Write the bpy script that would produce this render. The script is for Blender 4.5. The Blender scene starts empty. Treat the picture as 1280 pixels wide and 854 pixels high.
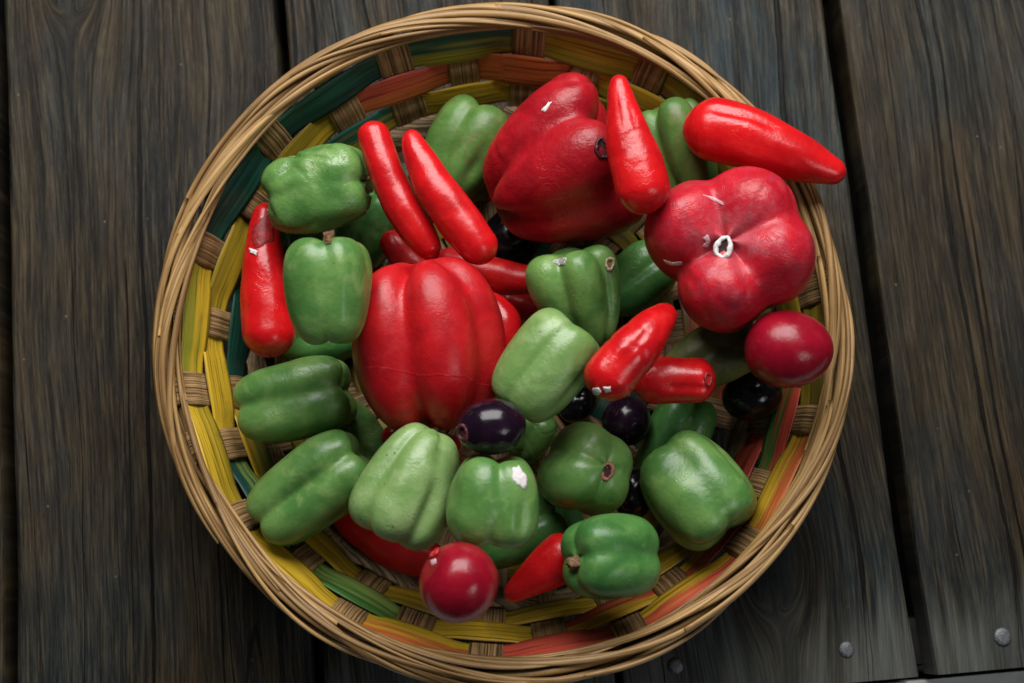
import bpy, math, random
import numpy as np
from mathutils import Vector, Matrix
from mathutils.bvhtree import BVHTree

R = math.radians
random.seed(7)
scene = bpy.context.scene
COL = scene.collection

# ------------------------------------------------------------------ camera
LENS, TILT, DIST, Z_RIM = 50.0, R(11.3), 0.80, 0.092
FPX = 1280 * LENS / 36.0
CAM = np.array([0.0, -DIST * math.sin(TILT), Z_RIM + DIST * math.cos(TILT)])
cam_data = bpy.data.cameras.new("camera")
cam = bpy.data.objects.new("camera", cam_data)
COL.objects.link(cam)
cam.location = CAM
cam.rotation_euler = (TILT, 0, 0)
cam_data.lens = LENS
cam_data.sensor_width = 36.0
cam_data.clip_start = 0.01
cam_data.clip_end = 50.0
cam_data.dof.use_dof = True
cam_data.dof.focus_distance = 0.800
cam_data.dof.aperture_fstop = 6.3
scene.camera = cam

# ------------------------------------------------------------------ world and lamps (a covered veranda lit from two openings)
world = bpy.data.worlds.new("World")
scene.world = world
world.use_nodes = True
bg = world.node_tree.nodes["Background"]
bg.inputs[0].default_value = (0.76, 0.88, 1.0, 1)
bg.inputs[1].default_value = 0.045


def area(name, loc, target, sx, sy, power, color):
    d = bpy.data.lights.new(name, 'AREA')
    d.shape = 'RECTANGLE'
    d.size, d.size_y = sx, sy
    d.energy = power
    d.color = color
    o = bpy.data.objects.new(name, d)
    COL.objects.link(o)
    o.location = loc
    o.rotation_euler = (Vector(target) - Vector(loc)).to_track_quat('-Z', 'Y').to_euler()
    return o


area("open_side_light", (0.0, 0.74, 0.92), (0, 0.0, 0.06), 1.00, 0.75, 23.5, (1.0, 0.985, 0.97))
area("right_opening_light", (0.86, -0.62, 1.02), (0, 0, 0.06), 0.42, 0.42, 2.3, (0.96, 0.98, 1.0))

scene.view_settings.view_transform = 'Standard'
scene.view_settings.look = 'None'
scene.view_settings.gamma = 1.0
scene.view_settings.exposure = 0.0
scene.view_settings.use_curve_mapping = False
scene.render.engine = 'CYCLES'
scene.cycles.use_denoising = True
scene.cycles.max_bounces = 5
scene.cycles.diffuse_bounces = 1


# ------------------------------------------------------------------ helpers
def at(u, v, z):
    """point of the picture (1280 x 854) at world height z"""
    cx, cy = (u - 640) / FPX, -(v - 427) / FPX
    d = np.array([cx, cy * math.cos(TILT) + math.sin(TILT), cy * math.sin(TILT) - math.cos(TILT)])
    return CAM + d * ((z - CAM[2]) / d[2])


def depth(p):
    q = np.asarray(p) - CAM
    return q[1] * math.sin(TILT) - q[2] * math.cos(TILT)


class Waves:
    """cheap smooth noise: a sum of random plane waves"""
    def __init__(self, seed, n=14):
        r = np.random.RandomState(seed)
        v = r.normal(size=(n, 3))
        self.k = v / np.linalg.norm(v, axis=1)[:, None] * r.uniform(0.6, 1.5, n)[:, None]
        self.p = r.uniform(0, 6.283, n)
        self.n = n

    def __call__(self, P, freq):
        return np.sin(P @ (self.k.T * freq) + self.p).sum(axis=-1) / math.sqrt(self.n)


def new_mesh(name, verts, faces, mat, smooth=True, uv=None, col=None):
    me = bpy.data.meshes.new(name)
    me.from_pydata([tuple(map(float, v)) for v in verts], [], faces)
    if smooth:
        me.polygons.foreach_set("use_smooth", [True] * len(me.polygons))
    li = np.zeros(len(me.loops), dtype=np.int32)
    me.loops.foreach_get("vertex_index", li)
    if uv is not None:
        l = me.uv_layers.new(name="UVMap")
        l.data.foreach_set("uv", np.asarray(uv, dtype=np.float32)[li].ravel())
    if col is not None:
        a = me.color_attributes.new("dye", 'FLOAT_COLOR', 'POINT')
        c = np.ones((len(verts), 4), dtype=np.float32)
        c[:, :3] = col
        a.data.foreach_set("color", c.ravel())
    if mat is not None:
        me.materials.append(mat)
    me.update()
    return me


def obj(name, me, parent=None, loc=(0, 0, 0)):
    o = bpy.data.objects.new(name, me)
    COL.objects.link(o)
    o.location = loc
    if parent is not None:
        o.parent = parent
    return o


def tag(o, label, cat, group=None):
    o["label"] = label
    o["category"] = cat
    if group:
        o["group"] = group
    return o


def grid_faces(nu, nv, wrap_v=False, wrap_u=False):
    f = []
    for i in range(nu if wrap_u else nu - 1):
        i2 = (i + 1) % nu
        for j in range(nv if wrap_v else nv - 1):
            j2 = (j + 1) % nv
            f.append((i * nv + j, i2 * nv + j, i2 * nv + j2, i * nv + j2))
    return f


# ------------------------------------------------------------------ node helper
class NT:
    def __init__(self, name):
        self.m = bpy.data.materials.new(name)
        self.m.use_nodes = True
        self.t = self.m.node_tree
        self.b = self.t.nodes["Principled BSDF"]

    def n(self, typ, **kw):
        x = self.t.nodes.new(typ)
        for k, v in kw.items():
            setattr(x, k, v)
        return x

    def put(self, sock, v):
        if v is None:
            return
        if hasattr(v, "is_linked"):
            self.t.links.new(v, sock)
        else:
            if isinstance(v, (tuple, list)) and len(v) == 3 and sock.type == 'RGBA':
                v = (*v, 1)
            sock.default_value = v

    def math(self, op, a, b=None, c=None, clamp=False):
        x = self.n('ShaderNodeMath', operation=op, use_clamp=clamp)
        for i, v in enumerate((a, b, c)):
            self.put(x.inputs[i], v)
        return x.outputs[0]

    def vec(self, a, b=0.0, c=0.0):
        x = self.n('ShaderNodeCombineXYZ')
        for i, v in enumerate((a, b, c)):
            self.put(x.inputs[i], v)
        return x.outputs[0]

    def sep(self, v):
        x = self.n('ShaderNodeSeparateXYZ')
        self.put(x.inputs[0], v)
        return x.outputs

    def noise(self, v, scale=1.0, detail=3.0, rough=0.5, dist=0.0):
        x = self.n('ShaderNodeTexNoise')
        self.put(x.inputs['Vector'], v)
        x.inputs['Scale'].default_value = scale
        x.inputs['Detail'].default_value = detail
        x.inputs['Roughness'].default_value = rough
        x.inputs['Distortion'].default_value = dist
        return x.outputs['Fac']

    def mix(self, f, a, b, blend='MIX'):
        x = self.n('ShaderNodeMix', data_type='RGBA', blend_type=blend)
        x.clamp_factor = True
        self.put(x.inputs[0], f)
        self.put(x.inputs[6], a)
        self.put(x.inputs[7], b)
        return x.outputs[2]

    def step(self, v, lo, hi, a=0.0, b=1.0):
        x = self.n('ShaderNodeMapRange', interpolation_type='SMOOTHSTEP')
        self.put(x.inputs[0], v)
        for i, q in enumerate((lo, hi, a, b)):
            x.inputs[i + 1].default_value = q
        return x.outputs[0]

    def coord(self, which='Object'):
        if not hasattr(self, 'tc'):
            self.tc = self.n('ShaderNodeTexCoord')
        return self.tc.outputs[which]

    def rnd(self):
        if not hasattr(self, 'oi'):
            self.oi = self.n('ShaderNodeObjectInfo')
        return self.oi.outputs['Random']

    def bump(self, h, strength=0.3, dist=0.001, prev=None):
        x = self.n('ShaderNodeBump')
        x.inputs['Strength'].default_value = strength
        x.inputs['Distance'].default_value = dist
        self.put(x.inputs['Height'], h)
        if prev is not None:
            self.put(x.inputs['Normal'], prev)
        return x.outputs[0]

    def out(self, color=None, rough=None, normal=None, **kw):
        self.put(self.b.inputs['Base Color'], color)
        self.put(self.b.inputs['Roughness'], rough)
        self.put(self.b.inputs['Normal'], normal)
        for k, v in kw.items():
            self.put(self.b.inputs[k.replace('_', ' ')], v)
        return self.m


# ------------------------------------------------------------------ materials
def plank_material(name, seed, knots, cracks, tone=1.0, end_y=None, blue=0.5):
    blue = min(1.0, blue * 1.4)
    """weathered deck board: grain runs along local y, bends round the knots"""
    t = NT(name)
    x, y, z = t.sep(t.coord())
    warp = t.noise(t.vec(t.math('MULTIPLY', x, 3.0), t.math('MULTIPLY_ADD', y, 1.6, seed * 3.1), seed), 2.0, 2.0)
    g = t.math('MULTIPLY_ADD', warp, 0.030, x)
    kmask = None
    for (kx, ky, kr) in knots:
        dx = t.math('SUBTRACT', g, kx)
        dy = t.math('MULTIPLY', t.math('SUBTRACT', y, ky), 0.55)
        r2 = t.math('ADD', t.math('MULTIPLY', dx, dx), t.math('MULTIPLY', dy, dy))
        q = t.math('DIVIDE', kr * kr, t.math('MAXIMUM', r2, kr * kr * 0.55))
        g = t.math('MULTIPLY_ADD', t.math('SUBTRACT', 1.0, t.math('MULTIPLY', q, 0.85)), dx, kx)
        k1 = t.step(t.math('SQRT', r2), kr * 0.25, kr * 1.15, 1.0, 0.0)
        kmask = k1 if kmask is None else t.math('MAXIMUM', kmask, k1)
    s = float(seed) * 7.3
    def gn(sx, sy, d=3.0, off=0.0, rough=0.5):
        return t.noise(t.vec(t.math('MULTIPLY', g, sx), t.math('MULTIPLY', y, sy), s + off), 1.0, d, rough)
    big = gn(34, 2.2, 4)
    mid = gn(150, 5.0, 3, 3)
    fine = gn(640, 26.0, 4, 9, 0.65)
    fibre = gn(1900, 120.0, 2, 17, 0.6)
    patch = t.noise(t.vec(t.math('MULTIPLY', x, 14), t.math('MULTIPLY', y, 7), s + 30), 1.0, 4.0)
    ring = t.math('SINE', t.math('ADD', t.math('MULTIPLY', g, 900.0), t.math('MULTIPLY', big, 26.0)))
    ring = t.step(ring, 0.25, 1.0)
    c = t.mix(t.step(big, 0.25, 0.78), (0.030, 0.022, 0.013), (0.150, 0.106, 0.056))
    c = t.mix(t.math('MULTIPLY', t.step(patch, 0.40, 0.66), blue), c, (0.050, 0.088, 0.120))
    warmth = t.noise(t.vec(t.math('MULTIPLY', g, 60), t.math('MULTIPLY', y, 4), s + 50), 1.0, 3.0)
    c = t.mix(t.math('MULTIPLY', t.step(warmth, 0.50, 0.75), 0.55), c, (0.140, 0.090, 0.042))
    c = t.mix(t.math('MULTIPLY', t.step(mid, 0.46, 0.64), 0.72), c, (0.018, 0.019, 0.021))
    c = t.mix(t.math('MULTIPLY', ring, 0.22), c, (0.035, 0.032, 0.030))
    c = t.mix(t.math('MULTIPLY', t.step(fine, 0.48, 0.70), 0.70), c, (0.215, 0.175, 0.120))
    c = t.mix(t.math('MULTIPLY', t.step(fine, 0.52, 0.34), 0.62), c, (0.014, 0.014, 0.016))
    c = t.mix(t.math('MULTIPLY', t.step(fibre, 0.54, 0.74), 0.35), c, (0.20, 0.18, 0.155))
    dirt = t.noise(t.vec(t.math('MULTIPLY', x, 30), t.math('MULTIPLY', y, 16), s + 70), 1.0, 5.0, 0.65)
    c = t.mix(t.math('MULTIPLY', t.step(dirt, 0.52, 0.70), 0.50), c, (0.028, 0.034, 0.040))
    h = t.math('ADD', t.math('MULTIPLY', mid, 0.7), t.math('MULTIPLY', fine, 0.6))
    h = t.math('ADD', h, t.math('MULTIPLY', fibre, 0.25))
    h = t.math('SUBTRACT', h, t.math('MULTIPLY', ring, 0.18))
    if kmask is not None:
        kr_ = t.noise(t.vec(t.math('MULTIPLY', x, 60), t.math('MULTIPLY', y, 60), s), 1.0, 4.0)
        c = t.mix(t.math('MULTIPLY', kmask, t.step(kr_, 0.3, 0.6, 0.55, 0.95)), c, (0.020, 0.032, 0.042))
    # drying cracks that follow the grain
    cr = gn(22, 0.9, 2, 40)
    ck = t.math('ABSOLUTE', t.math('SUBTRACT', cr, 0.52))
    ck = t.step(ck, 0.0015, 0.0055, 1.0, 0.0)
    ck = t.math('MULTIPLY', ck, t.step(gn(9, 4.0, 2, 44), 0.48, 0.58))
    for (cx, w) in cracks:
        a = t.math('ABSOLUTE', t.math('SUBTRACT', g, cx))
        wob = t.math('MULTIPLY', gn(90, 60, 2, 60 + cx), w * 2.2)
        ck = t.math('MAXIMUM', ck, t.step(t.math('SUBTRACT', a, wob), -w * 0.2, w * 0.5, 1.0, 0.0))
    c = t.mix(t.math('MULTIPLY', ck, 0.92), c, (0.006, 0.006, 0.006))
    h = t.math('SUBTRACT', h, t.math('MULTIPLY', ck, 1.2))
    # pale specks of old paint and grit
    vo = t.n('ShaderNodeTexVoronoi')
    t.put(vo.inputs['Vector'], t.coord())
    vo.inputs['Scale'].default_value = 75.0
    sp = t.math('MULTIPLY', t.step(vo.outputs['Distance'], 0.035, 0.075, 1.0, 0.0), t.step(t.sep(vo.outputs['Color'])[0], 0.90, 0.93))
    c = t.mix(t.math('MULTIPLY', sp, 0.7), c, (0.40, 0.41, 0.42))
    if end_y is not None:   # the sun-bleached, rain-washed board end
        e = t.math('ADD', t.math('SUBTRACT', y, end_y), t.math('MULTIPLY', t.math('SUBTRACT', mid, 0.5), 0.10))
        e = t.math('MULTIPLY', t.step(e, 0.015, 0.060, 1.0, 0.0), t.step(big, 0.35, 0.6, 0.25, 0.85))
        c = t.mix(e, c, t.mix(fine, (0.10, 0.13, 0.15), (0.46, 0.49, 0.51)))
    tone *= 0.35
    c = t.mix(1.0, c, (tone * 1.04, tone * 0.99, tone * 0.83), 'MULTIPLY')
    rough = t.step(mid, 0.3, 0.7, 0.44, 0.66)
    return t.out(c, rough, t.bump(h, 0.9, 0.0016), Specular_IOR_Level=0.16)


def skin_material(name, a, b, c_, rough, bump=0.25, speck=0.0, seam=None, blotch=None, grain=1.0, worn=None, spec=0.36):
    """painted, waxy skin: three tones mottled, small dents, tiny specks"""
    t = NT(name)
    co = t.n('ShaderNodeVectorMath', operation='ADD')
    t.put(co.inputs[0], t.coord())
    t.put(co.inputs[1], t.vec(t.math('MULTIPLY', t.rnd(), 9.0), t.math('MULTIPLY', t.rnd(), 5.0), 0.3))
    P = co.outputs[0]
    n1 = t.noise(P, 38, 4.0, 0.55, 0.6)
    n2 = t.noise(P, 95, 4.0, 0.6)
    n3 = t.noise(P, 420, 3.0, 0.6)
    col = t.mix(t.step(n1, 0.36, 0.66), a, b)
    col = t.mix(t.math('MULTIPLY', t.step(n2, 0.50, 0.74), 0.42), col, c_)
    col = t.mix(t.math('MULTIPLY', t.math('SUBTRACT', n3, 0.5), 0.16 * grain), col, b)
    if blotch:
        nb = t.noise(P, 55, 5.0, 0.7, 1.2)
        col = t.mix(t.math('MULTIPLY', t.step(nb, 0.52, 0.60), 0.55), col, blotch)
    if worn:
        wx, wy, wr_, wc = worn
        x, y, z = t.sep(t.coord())
        dx, dy = t.math('SUBTRACT', x, wx), t.math('SUBTRACT', y, wy)
        rr = t.math('SQRT', t.math('ADD', t.math('MULTIPLY', dx, dx), t.math('MULTIPLY', dy, dy)))
        rr = t.math('ADD', rr, t.math('MULTIPLY', t.math('SUBTRACT', t.noise(P, 70, 5.0, 0.65, 1.5), 0.5), wr_ * 2.2))
        wm = t.step(rr, wr_ * 0.35, wr_ * 1.1, 1.0, 0.0)
        col = t.mix(t.math('MULTIPLY', wm, t.step(n2, 0.38, 0.62, 0.25, 0.85)), col, wc)
    if speck:
        vo = t.n('ShaderNodeTexVoronoi')
        t.put(vo.inputs['Vector'], P)
        vo.inputs['Scale'].default_value = 230
        d = t.math('MULTIPLY', t.step(vo.outputs['Distance'], 0.10, 0.20, 1.0, 0.0), t.step(t.sep(vo.outputs['Color'])[0], 0.86, 0.9))
        col = t.mix(t.math('MULTIPLY', d, speck), col, (0.035, 0.03, 0.012))
    h = t.math('ADD', t.math('MULTIPLY', n2, 0.8), t.math('MULTIPLY', n3, 0.16 * grain))
    cr = t.noise(P, 60, 3.0, 0.6, 2.2)
    crz = t.step(t.math('ABSOLUTE', t.math('SUBTRACT', cr, 0.5)), 0.0, 0.03, 1.0, 0.0)
    crz = t.math('MULTIPLY', crz, t.step(n1, 0.52, 0.62))
    h = t.math('SUBTRACT', h, t.math('MULTIPLY', crz, 0.18))
    if seam is not None:
        nx, ny, nz, off = seam
        x, y, z = t.sep(t.coord())
        dd = t.math('ADD', t.math('MULTIPLY', x, nx), t.math('ADD', t.math('MULTIPLY', y, ny), t.math('MULTIPLY', z, nz)))
        dd = t.math('ADD', t.math('SUBTRACT', dd, off), t.math('MULTIPLY', t.math('SUBTRACT', n1, 0.5), 0.009))
        sm = t.step(t.math('ABSOLUTE', dd), 0.0001, 0.00075, 1.0, 0.0)
        h = t.math('ADD', h, t.math('MULTIPLY', sm, 0.14))
        col = t.mix(t.math('MULTIPLY', sm, t.step(n2, 0.45, 0.65, 0.0, 0.28)), col, (0.60, 0.08, 0.08))
    rg = t.math('MULTIPLY_ADD', t.math('SUBTRACT', n2, 0.5), 0.30, rough)
    return t.out(col, rg, t.bump(h, bump, 0.0022), Specular_IOR_Level=spec)


def flat_material(name, a, b, rough=0.6, scale=400.0, bump=0.3):
    t = NT(name)
    n = t.noise(t.coord(), scale, 4.0, 0.6)
    return t.out(t.mix(t.step(n, 0.35, 0.65), a, b), rough, t.bump(n, bump, 0.0008))


def fibre_material(name, lo, hi, lines, rough, dye=False, bump=0.5, stain=0.4):
    """split bamboo or palm strip; fibres run along uv.y (metres)"""
    t = NT(name)
    u, v, _ = t.sep(t.coord('UV'))
    r = t.math('MULTIPLY', t.rnd(), 37.0)
    n1 = t.noise(t.vec(t.math('MULTIPLY', u, lines), t.math('MULTIPLY', v, 12), r), 1.0, 3.0, 0.6)
    n2 = t.noise(t.vec(t.math('MULTIPLY', u, lines * 0.22), t.math('MULTIPLY', v, 5), r), 1.0, 2.0)
    n3 = t.noise(t.vec(t.math('MULTIPLY', u, 120), t.math('MULTIPLY', v, 60), r), 1.0, 4.0, 0.6)
    if dye:
        at_ = t.n('ShaderNodeAttribute', attribute_name="dye")
        base = at_.outputs['Color']
        c = t.mix(t.math('MULTIPLY', t.step(n1, 0.48, 0.66), 0.75), base, t.mix(1.0, base, lo, 'MULTIPLY'))
        c = t.mix(t.math('MULTIPLY', t.step(n2, 0.52, 0.70), 0.40), c, t.mix(1.0, base, hi, 'MULTIPLY'))
        c = t.mix(t.math('MULTIPLY', t.step(n3, 0.56, 0.72), stain), c, (0.10, 0.065, 0.022))
    else:
        c = t.mix(t.step(n1, 0.36, 0.62), lo, hi)
        c = t.mix(t.math('MULTIPLY', t.step(n3, 0.50, 0.72), stain), c, (0.075, 0.040, 0.016))
        c = t.mix(t.math('MULTIPLY', t.rnd(), 0.35), c, (0.16, 0.085, 0.03))
    h = t.math('ADD', n1, t.math('MULTIPLY', n2, 0.8))
    return t.out(c, rough, t.bump(h, bump, 0.0006), Specular_IOR_Level=0.35)


# ------------------------------------------------------------------ the deck
PLANK_ANGLE = R(5.02)                       # board direction, leaning from the camera's up
pd = np.array([-math.sin(PLANK_ANGLE), math.cos(PLANK_ANGLE)])     # along the boards
pn = np.array([pd[1], -pd[0]])                                      # across them
deck = obj("deck", None)
deck["kind"] = "structure"
deck["label"] = "weathered grey brown deck boards under the basket"


def across(u, v):
    return float(at(u, v, 0.0)[:2] @ pn)


END = float(at(1148, 846, 0.0)[:2] @ pd)    # the boards' cut end
FAR = 0.62
edges = [(-0.52, across(3, 700)), (across(13, 400), across(366, 400)), (across(379, 400), across(725, 400)),
         (across(733, 400), across(1085, 400)), (across(1106, 400), across(1106, 400) + 0.182)]
WV = Waves(5)
mid_y = (END + FAR) / 2


def local_of(px, i):
    a, b = edges[i]
    q = at(px[0], px[1], 0.0)[:2]
    return float(q @ pn - (a + b) / 2), float(q @ pd - mid_y)


plank_specs = [
    ([], [], 0.95, None, 0.5),
    ([(-0.028, 0.085, 0.020)], [(0.0095, 0.0007), (0.052, 0.0005)], 1.0, None, 0.45),
    ([(0.01, 0.2, 0.014)], [(-0.07, 0.0006)], 1.05, END - mid_y, 0.55),
    ([(*local_of((985, 700), 3), 0.021)], [(local_of((1066, 560), 3)[0], 0.0011)], 1.05, END - mid_y, 0.7),
    ([], [(local_of((1205, 150), 4)[0], 0.0008), (local_of((1228, 200), 4)[0], 0.0006)], 0.92, END - mid_y, 0.45),
]
planks = []
for i, (a, b) in enumerate(edges):
    knots, cracks, tone, ey, blue = plank_specs[i]
    m = plank_material("weathered_board_%d" % i, i + 1, knots, cracks, tone, ey, blue)
    w, T = b - a, 0.028
    nx, ny = 9, 160
    # section outline: top arris rounded
    sec = [(-w / 2, -T), (-w / 2, -0.004), (-w / 2 + 0.0008, -0.0012), (-w / 2 + 0.0026, 0)]
    sec += [(-w / 2 + w * k / 8, 0) for k in range(1, 8)]
    sec += [(w / 2 - 0.0026, 0), (w / 2 - 0.0008, -0.0012), (w / 2, -0.004), (w / 2, -T)]
    ys = np.linspace(END - mid_y, FAR - mid_y, ny)
    ys[0] += 0.0
    V = []
    for yy in ys:
        for (sx, sz) in sec:
            q = np.array([[sx * 40 + i * 9, yy * 40, 0]])
            edge = abs(abs(sx) - w / 2) < 0.004
            dx = 0.0011 * WV(q * np.array([0.2, 1, 1]), 1.0)[0] if edge else 0
            dz = 0.0006 * WV(q, 0.6)[0] if sz > -0.02 else 0
            V.append((sx + dx, yy, sz + dz))
    ns = len(sec)
    F = grid_faces(ny, ns, wrap_v=True)
    F = [f[::-1] for f in F]
    F.append(tuple(range(ns)))
    F.append(tuple(range((ny - 1) * ns, ny * ns))[::-1])
    me = new_mesh("plank", V, F, m, smooth=False)
    o = obj("plank", me, deck)
    c = pn * (a + b) / 2 + pd * mid_y
    o.location = (c[0], c[1], 0)
    o.rotation_euler = (0, 0, PLANK_ANGLE)
    planks.append(o)

m_joist = flat_material("gap_shade_joist", (0.010, 0.009, 0.008), (0.022, 0.018, 0.014), 0.9, 60)  # joists coloured near-black, putting the shade of the board gaps into the colour
for yy in (END + 0.020, END + 0.50):
    V = []
    for sx in (-0.55, 0.55):
        for (dy, dz) in ((-0.014, -0.0290), (0.014, -0.0290), (0.014, -0.12), (-0.014, -0.12)):
            V.append((sx, dy, dz))
    F = [(0, 1, 2, 3), (7, 6, 5, 4), (0, 4, 5, 1), (1, 5, 6, 2), (2, 6, 7, 3), (3, 7, 4, 0)]
    j = obj("joist", new_mesh("joist", V, F, m_joist, smooth=False), deck)
    c = pd * yy
    j.location = (c[0], c[1], 0)
    j.rotation_euler = (0, 0, PLANK_ANGLE)

m_soil = flat_material("gap_shade_soil", (0.010, 0.009, 0.007), (0.030, 0.025, 0.018), 0.95, 30)  # ground painted near-black so the gaps between boards stay in shade
ground = obj("ground", new_mesh("ground", [(-3, -3, -0.30), (3, -3, -0.30), (3, 3, -0.30), (-3, 3, -0.30)], [(0, 1, 2, 3)], m_soil))
ground["kind"] = "structure"
gm = flat_material("pale_concrete", (0.50, 0.50, 0.48), (0.66, 0.66, 0.63), 0.9, 30)
V = []
for zz in (-0.20, -0.03):
    for (sx, sy) in ((-0.8, END - 0.35), (0.8, END - 0.35), (0.8, END - 0.004), (-0.8, END - 0.004)):
        q = pn * sx + pd * sy
        V.append((q[0], q[1], zz))
F = [(3, 2, 1, 0), (4, 5, 6, 7), (0, 1, 5, 4), (1, 2, 6, 5), (2, 3, 7, 6), (3, 0, 4, 7)]
path = obj("path", new_mesh("path", V, F, gm, smooth=False))
path["kind"] = "structure"
path["label"] = "pale concrete edge just below the cut ends of the boards"

m_nail = flat_material("galvanised_nail", (0.09, 0.092, 0.10), (0.20, 0.205, 0.22), 0.5, 900, 0.5)
m_nail.node_tree.nodes["Principled BSDF"].inputs['Metallic'].default_value = 0.6
for (u, v, pi, rad) in ((1058, 812, 3, 0.0047), (1253, 796, 4, 0.0052), (845, 833, 3, 0.0045)):
    q = at(u, v, 0.0)
    prof = [(0, 0.0013), (rad * 0.55, 0.0012), (rad * 0.88, 0.0008), (rad, 0.0001), (rad, -0.003)]
    V, F = [], []
    for (rr, zz) in prof:
        for k in range(20):
            an = k * math.tau / 20
            V.append((rr * math.cos(an), rr * math.sin(an) * 1.05, zz))
    F = [f[::-1] for f in grid_faces(len(prof), 20, wrap_v=True)]
    nl = obj("nail", new_mesh("nail", V, F, m_nail), planks[pi])
    lx, ly = local_of((u, v), pi)
    nl.location = (lx, ly, 0.0004)

# ------------------------------------------------------------------ the basket
BX, BY = -0.005, 0.0085
N_ST = 28
ST0, STD = R(3.6), math.tau / N_ST
basket = obj("woven_basket", None, None, (BX, BY, 0))
tag(basket, "round woven bamboo basket with dyed strips and twisted cane rim, filled with peppers", "basket")

prof_pts = [(0.030, 0.0115), (0.060, 0.0115), (0.100, 0.0115), (0.128, 0.0115), (0.142, 0.0130), (0.1500, 0.0195),
            (0.1550, 0.0280), (0.1600, 0.0368), (0.1700, 0.0540), (0.1795, 0.0715), (0.1880, 0.0870)]
pr = np.array(prof_pts)
arc = np.concatenate([[0], np.cumsum(np.linalg.norm(np.diff(pr, axis=0), axis=1))])
S_TOT = arc[-1]


def wall(s):
    """(r, z) and inward normal (nr, nz) of the basket wall at arc length s"""
    r, z = np.interp(s, arc, pr[:, 0]), np.interp(s, arc, pr[:, 1])
    e = 0.004
    dr = np.interp(s + e, arc, pr[:, 0]) - np.interp(s - e, arc, pr[:, 0])
    dz = np.interp(s + e, arc, pr[:, 1]) - np.interp(s - e, arc, pr[:, 1])
    l = math.hypot(dr, dz) + 1e-9
    return r, z, -dz / l, dr / l


def s_at_z(z):
    for k in range(len(arc) - 1):
        if pr[k, 1] <= z <= pr[k + 1, 1] and pr[k + 1, 1] > pr[k, 1]:
            return arc[k] + (arc[k + 1] - arc[k]) * (z - pr[k, 1]) / (pr[k + 1, 1] - pr[k, 1])
    return S_TOT


def s_at_r(r):
    return float(np.interp(r, pr[:, 0], arc))


# rows of weavers: (arc position, half width, parity of stakes they pass in front of)
rows = [("w1", s_at_z(0.0715), 0.0108, 1), ("w2", s_at_z(0.0545), 0.0106, 0), ("w3", s_at_z(0.0375), 0.0100, 1),
        ("rope", s_at_z(0.0225), 0.0086, 0), ("w5", s_at_r(0.135), 0.0062, 1), ("w6", s_at_r(0.119), 0.0060, 0),
        ("w7", s_at_r(0.105), 0.0060, 1), ("w8", s_at_r(0.088), 0.0060, 0), ("w9", s_at_r(0.071), 0.0060, 1)]

m_stake = fibre_material("split_bamboo", (0.066, 0.033, 0.012), (0.46, 0.280, 0.120), 1000, 0.55, bump=1.0, stain=0.30)
m_dye = fibre_material("dyed_palm_strip", (0.22, 0.18, 0.15), (1.45, 1.38, 1.20), 620, 0.46, dye=True, bump=0.35, stain=0.28)
m_husk = fibre_material("twisted_husk", (0.075, 0.046, 0.025), (0.44, 0.315, 0.18), 700, 0.75, bump=0.9, stain=0.5)
m_cane = fibre_material("rim_cane", (0.20, 0.105, 0.034), (0.45, 0.270, 0.100), 420, 0.40, bump=0.4, stain=0.28)

AMP = 0.0011


def stake_side(s, k):
    """-1..1: how far the stake lies inward (+) at s"""
    v = 0.0
    for (_, sc, hw, par) in rows:
        x = (s - sc) / 0.0085
        if abs(x) < 1.0:
            v += (math.cos(math.pi * x) + 1) * 0.5 * (-1 if k % 2 == par else 1)
    return max(-1, min(1, v))


rs = np.random.RandomState(3)
for k in range(N_ST):
    phi = ST0 + k * STD + rs.normal() * 0.012
    hw0 = 0.0098 + rs.normal() * 0.0006
    V, UV = [], []
    nc = 7
    ss = np.linspace(0.0, S_TOT - 0.001, 88)
    for s in ss:
        r, z, nr, nz = wall(s)
        hw = min(hw0, r * math.tan(STD / 2) * 0.94)
        off = AMP * stake_side(s, k) + (0.0004 if k % 2 else -0.0004)
        for side in (0, 1):
            for c in range(nc):
                q = -1 + 2 * c / (nc - 1)
                x = q * hw * (1 + 0.02 * math.sin(s * 90 + k))
                dome = (0.00045 if side == 0 else -0.0005) * (1 - 0.75 * q ** 4)
                rr, zz = r + nr * (off + dome), z + nz * (off + dome)
                px = rr * math.sin(phi) + x * math.cos(phi)
                py = rr * math.cos(phi) - x * math.sin(phi)
                V.append((px, py, zz))
                UV.append((x + k * 0.7, s))
    F = []
    n2 = nc * 2
    for i in range(len(ss) - 1):
        for c in range(nc - 1):
            F.append((i * n2 + c, i * n2 + c + 1, (i + 1) * n2 + c + 1, (i + 1) * n2 + c))
            F.append((i * n2 + nc + c, (i + 1) * n2 + nc + c, (i + 1) * n2 + nc + c + 1, i * n2 + nc + c + 1))
        F.append((i * n2, (i + 1) * n2, (i + 1) * n2 + nc, i * n2 + nc))
        F.append((i * n2 + nc - 1, i * n2 + n2 - 1, (i + 1) * n2 + n2 - 1, (i + 1) * n2 + nc - 1))
    obj("stake", new_mesh("stake", V, F, m_stake, uv=UV), basket)

TEAL, DTEAL, GREEN, LGREEN = (0.012, 0.075, 0.050), (0.008, 0.045, 0.036), (0.050, 0.150, 0.030), (0.20, 0.30, 0.070)
YEL, OLV, ORG, RED, DOLV = (0.46, 0.295, 0.020), (0.270, 0.190, 0.016), (0.42, 0.105, 0.028), (0.42, 0.060, 0.036), (0.13, 0.095, 0.015)
YGR, BRN = (0.22, 0.21, 0.022), (0.16, 0.085, 0.026)
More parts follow.
